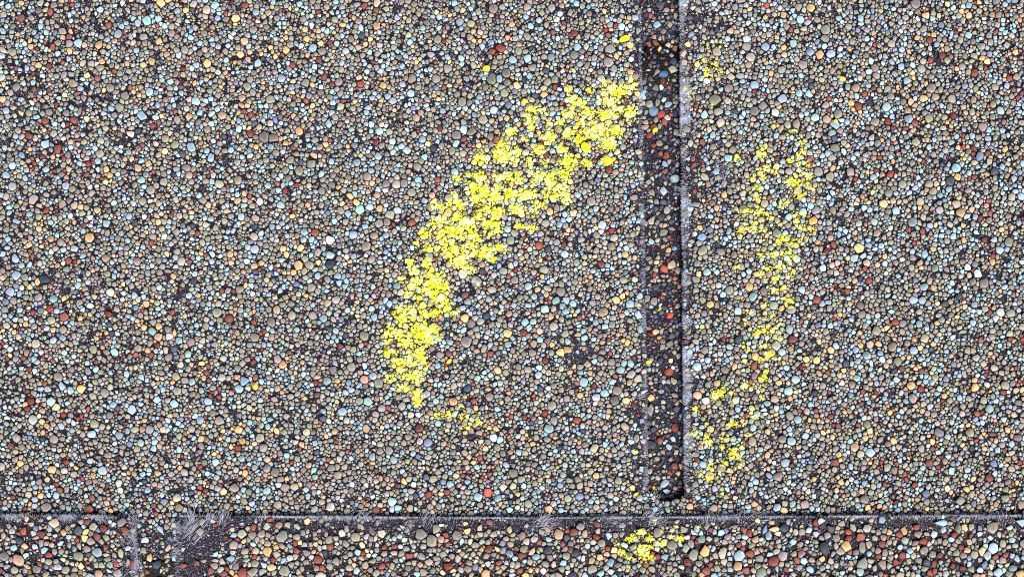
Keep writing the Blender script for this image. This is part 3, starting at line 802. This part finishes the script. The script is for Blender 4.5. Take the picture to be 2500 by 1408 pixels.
for key, txt in MARKS.items():
    els = [tuple(float(v) for v in t.split(",")) for t in txt.split()]
    x0 = int(min(e[0] - e[2] for e in els) - 40 - OX); x1 = int(max(e[0] + e[2] for e in els) + 40 - OX)
    y0 = int(min(e[1] - e[3] for e in els) - 40 - OY); y1 = int(max(e[1] + e[3] for e in els) + 40 - OY)
    sl = (slice(y0, y1), slice(x0, x1))
    px, py = PX[sl], PY[sl]
    dens = np.zeros(px.shape, dtype=np.float32); halo = np.zeros(px.shape, dtype=np.float32)
    for (cx, cy, rx, ry) in els:
        rx += 1.5; ry += 1.5
        d = np.sqrt(((px - cx) / rx) ** 2 + ((py - cy) / ry) ** 2)
        np.maximum(dens, np.clip(1.55 - d, 0, 1.0), out=dens)
        d2 = np.sqrt(((px - cx) / (rx + 14)) ** 2 + ((py - cy) / (ry + 14)) ** 2)
        np.maximum(halo, np.clip(1.1 - d2, 0, 1), out=halo)
    Hs = HM[sl]; rel = (Hs - loc0[sl])
    ok = (LAB[sl] == (2 if key == "low" else 1))
    m = dens * 1.0 + (fine[sl] - 0.5) * 2.7 + np.clip((rel - 3.5) / 6, -0.5, 0.3) * 0.55 - {'arc': 0.50, 'right': 0.70, 'upper': 0.84, 'low': 0.50, 'foot': 0.7}[key]
    m = np.where(dens > 0.02, m, -1)
    m = np.where(ok, m, -1)
    t = np.where(m > 0, 0.8 + np.clip(m, 0, 0.9) * 2.6 + (fine[sl] - .5) * 2.0, np.clip(m * 14, -3.0, 0) - 0.3)
    Z = np.where(m > 0, 0.45 * HB[sl] + 0.55 * np.maximum(HW[sl] + 0.6, 0.5 * HB[sl] + 0.5 * HW[sl]), Hs) + t
    quad = (m[:-1, :-1] > 0).astype(int) + (m[1:, :-1] > 0) + (m[:-1, 1:] > 0) + (m[1:, 1:] > 0) >= 1
    hgt, wid = px.shape
    idx = np.arange(hgt * wid).reshape(hgt, wid)
    q = np.stack([idx[:-1, :-1][quad], idx[1:, :-1][quad], idx[1:, 1:][quad], idx[:-1, 1:][quad]], 1)
    used = np.unique(q)
    remap = np.full(hgt * wid, -1); remap[used] = np.arange(len(used))
    X, Y, ZZ = W((px + jx[sl]).ravel()[used], (py + jy[sl]).ravel()[used], Z.ravel()[used])
    V = np.stack([X, Y, ZZ], 1)
    f_ = vnoise(px.shape, 9, 41)[..., None].reshape(-1, 1)[used]
    mm_ = np.clip(m.ravel()[used], 0, 1)[:, None]
    pale = np.clip((f_ - 0.30) * 2.0, 0, 1) * np.clip(mm_ * 2.5, 0, 1)  # highlights painted into the chalk colour on the thicker clumps
    cols = np.array([[0.74, 0.73, 0.03]]) * (1 - pale) + np.array([[0.88, 0.88, 0.42]]) * pale
    o = bpy.data.objects.new("chalk_mark", make_mesh("chalk_mark", V, remap[q], None, cols, M_CHALK, True))
    link(o); tag(o, LABELS[key], "chalk mark", "yellow chalk marks on the shingles")
    # loose dust round the stroke
    prob = halo * np.clip(vnoise(px.shape, 7, 47) * 2 - 0.75, 0, 1)
    nd = int({"arc": 15000, "right": 6000, "upper": 900, "foot": 500, "low": 320}[key])
    fl = prob.ravel() / prob.sum()
    pk = rng.choice(len(fl), nd, p=fl)
    dx_ = px.ravel()[pk] + rng.random(nd); dy_ = py.ravel()[pk] + rng.random(nd)
    dz = Hs.ravel()[pk]
    r = rng.uniform(0.4, 1.1, nd)
    V, F, Cc = pyramids(dx_, dy_, dz, r, r * 0.9, np.array([[0.80, 0.76, 0.03]]) * rng.uniform(0.75, 1.05, (nd, 1)) + np.array([[0, 0, 0.12]]) * rng.random((nd, 1)))
    d = bpy.data.objects.new("chalk_dust", make_mesh("chalk_dust", V, None, F, Cc, M_CHALK))
    link(d, o); tag(d, kind="stuff")

# single crumbs of chalk, and the loose granules
def hsurf(x, y):
    iy, ix = int(y - OY), int(x - OX)
    return float(np.median(HM[iy - 3:iy + 4, ix - 3:ix + 4]))
def lump(name, x, y, z, rx, ry, rz, ang, col, mat, seed, sub=3, rough=0.16, facets=0, smooth=True):
    r = np.random.default_rng(seed)
    bm = bmesh.new()
    bmesh.ops.create_icosphere(bm, subdivisions=sub, radius=1.0)
    dirs = r.normal(0, 1, (14, 3)); dirs /= np.linalg.norm(dirs, axis=1)[:, None]
    amp = r.uniform(-rough, rough, 14)
    cut = r.normal(0, 1, (facets, 3)) if facets else np.zeros((0, 3))
    if facets: cut /= np.linalg.norm(cut, axis=1)[:, None]
    lims = r.uniform(0.72, 0.95, facets)
    ca_, sa_ = math.cos(ang), math.sin(ang)
    for v in bm.verts:
        p = np.array(v.co)
        k = 1 + float((amp * np.clip(dirs @ p, 0, 1) ** 3).sum())
        for c_, l_ in zip(cut, lims):
            q = float(c_ @ p) * k
            if q > l_: k *= l_ / q
        p = p * k
        a, b = p[0] * rx, p[1] * ry
        v.co = ((a * ca_ - b * sa_) * S, (a * sa_ + b * ca_) * S, p[2] * rz * S)
    me = bpy.data.meshes.new(name); bm.to_mesh(me); bm.free()
    if smooth: me.polygons.foreach_set("use_smooth", np.ones(len(me.polygons), dtype=bool))
    at = me.color_attributes.new("tint", 'FLOAT_COLOR', 'POINT')
    c4 = np.ones((len(me.vertices), 4), dtype=np.float32)
    c4[:, :3] = np.array(col)[None] * r.uniform(0.85, 1.15, (len(me.vertices), 1))
    at.data.foreach_set("color", np.clip(c4, 0, 0.9).ravel())
    me.materials.append(mat)
    o = link(bpy.data.objects.new(name, me))
    zz = z + rz * 0.55
    o.location = [float(v) for v in W(x, y, zz)]
    return o

YEL = (0.80, 0.74, 0.02); PALE = (0.84, 0.80, 0.14)
CRUMBS = [(1523, 94, 13, 7, .3, YEL, "largest oblong crumb of bright yellow chalk beside the slot near the top edge"),
          (1507, 103, 5, 4, .0, PALE, "tiny pale yellow crumb touching the large oblong crumb near the top"),
          (1538, 112, 7, 8, .9, PALE, "pale yellow chalk-coated chip just right of the oblong crumb near the top"),
          (1187, 168, 9, 8, .2, YEL, "round yellow chalk crumb alone on the shingle above the big stroke"),
          (1429, 360, 10, 13, .2, YEL, "smooth bean-shaped yellow crumb inside the upper big stroke"),
          (1600, 317, 7, 6, .1, YEL, "bright yellow crumb on the slot floor beneath two red granules"),
          (1583, 883, 7, 5, .1, YEL, "bright yellow crumb caught on the left lip of the slot"),
          (1560, 745, 5, 4, .1, YEL, "small yellow crumb on granules left of the slot, beside a blue one"),
          (1611, 754, 6, 3, 1., YEL, "small yellow crumb on the slot floor above the small bright red granule"),
          (885, 589, 4, 4, .1, YEL, "tiny yellow crumb alone to the left of the big stroke"),
          (2055, 192, 6, 5, .1, YEL, "yellow chalk crumb far right of the faint dabs, upper of two"),
          (2041, 297, 5, 5, .1, YEL, "yellow chalk crumb above the broken right stroke, lower of two"),
          (1740, 255, 4, 3, .4, YEL, "tiny yellow crumb on a large tan granule below the faint dabs"),
          (1096, 882, 8, 4, .7, YEL, "short yellow chalk stick crumb right of the big stroke's lower end"),
          (1552, 1206, 5, 4, .3, YEL, "small yellow crumb left of the closed end of the slot"),
          (1551, 1103, 7, 5, .3, PALE, "pale yellow crumb left of the slot beside an orange granule"),
          (1596, 1190, 4, 5, .3, YEL, "small yellow crumb inside the closed end of the slot"),
          (2280, 929, 5, 4, .2, YEL, "tiny yellow crumb far from the strokes on the lower right shingle"),
          (1374, 125, 5, 3, .2, YEL, "tiny yellow crumb among granules left of the oblong crumb"),
          (1399, 172, 4, 5, .2, YEL, "tiny yellow crumb between the top crumbs and the big stroke")]
for i, (x, y, rx, ry, a, c, lab) in enumerate(CRUMBS):
    o = lump("chalk_crumb", x, y, hsurf(x, y), rx, ry, min(rx, ry) * 0.55, a, c, M_CHALK, 100 + i, 3, 0.22)
    tag(o, lab, "chalk crumb", "yellow chalk crumbs")
o = lump("resin_crumb", 623, 943, hsurf(623, 943), 7, 9, 4, .4, (0.62, 0.40, 0.03), M_GRAN, 77, 3, 0.3)
tag(o, "amber yellow lumpy crumb stuck among granules at the lower left", "crumb")
for i, (x, y, r, c, lab) in enumerate(LOOSE):
    o = lump("loose_granule", x, y, ZA + 0.5, r * rng.uniform(1.0, 1.15), r * rng.uniform(0.82, 0.98), r * 0.55, rng.uniform(0, 3), c, M_GRAN, 200 + i, 3, 0.12, 9, False)
    tag(o, lab, "granule", "loose granules in the slot")
o = lump("stone_flake", 1568, 230, ZB + 1, 13, 6, 2.5, 0.9, (0.24, 0.33, 0.43), M_GRAN, 301, 3, 0.1, 6, False)
tag(o, "pale blue flake leaning over the left lip of the slot", "stone flake")

# clear bead with a dab of chalk
mb, nt, b = nodes_of("clear_resin")
b.inputs["Base Color"].default_value = (0.80, 0.86, 0.95, 1)
b.inputs["Roughness"].default_value = 0.08
b.inputs["Transmission Weight"].default_value = 0.85
b.inputs["IOR"].default_value = 1.45
o = lump("glass_bead", 1163, 687, hsurf(1163, 687), 12, 14, 6, .4, (1, 1, 1), mb, 401, 3, 0.05)
tag(o, "clear round glassy bead with a smear of chalk beside the big stroke", "bead")
d = lump("chalk_smear", 1166, 691, hsurf(1163, 687) + 6.2, 4, 7, 1.6, .5, PALE, M_CHALK, 402, 2, 0.2)
mw = d.location.copy() - o.location
d.parent = o; d.location = mw

# ------------------------------------------------------------------ the roof deck under everything
md, nt, b = nodes_of("roofing_felt")
b.inputs["Base Color"].default_value = (0.03, 0.03, 0.034, 1)
b.inputs["Roughness"].default_value = 0.9
bm = bmesh.new()
vs = [bm.verts.new((sx * 6, sy * 6, (ZA - 26) * S)) for sx, sy in ((-1, -1), (1, -1), (1, 1), (-1, 1))]
bm.faces.new(vs)
me = bpy.data.meshes.new("roof_deck"); bm.to_mesh(me); bm.free(); me.materials.append(md)
o = link(bpy.data.objects.new("roof_deck", me)); tag(o, kind="structure")
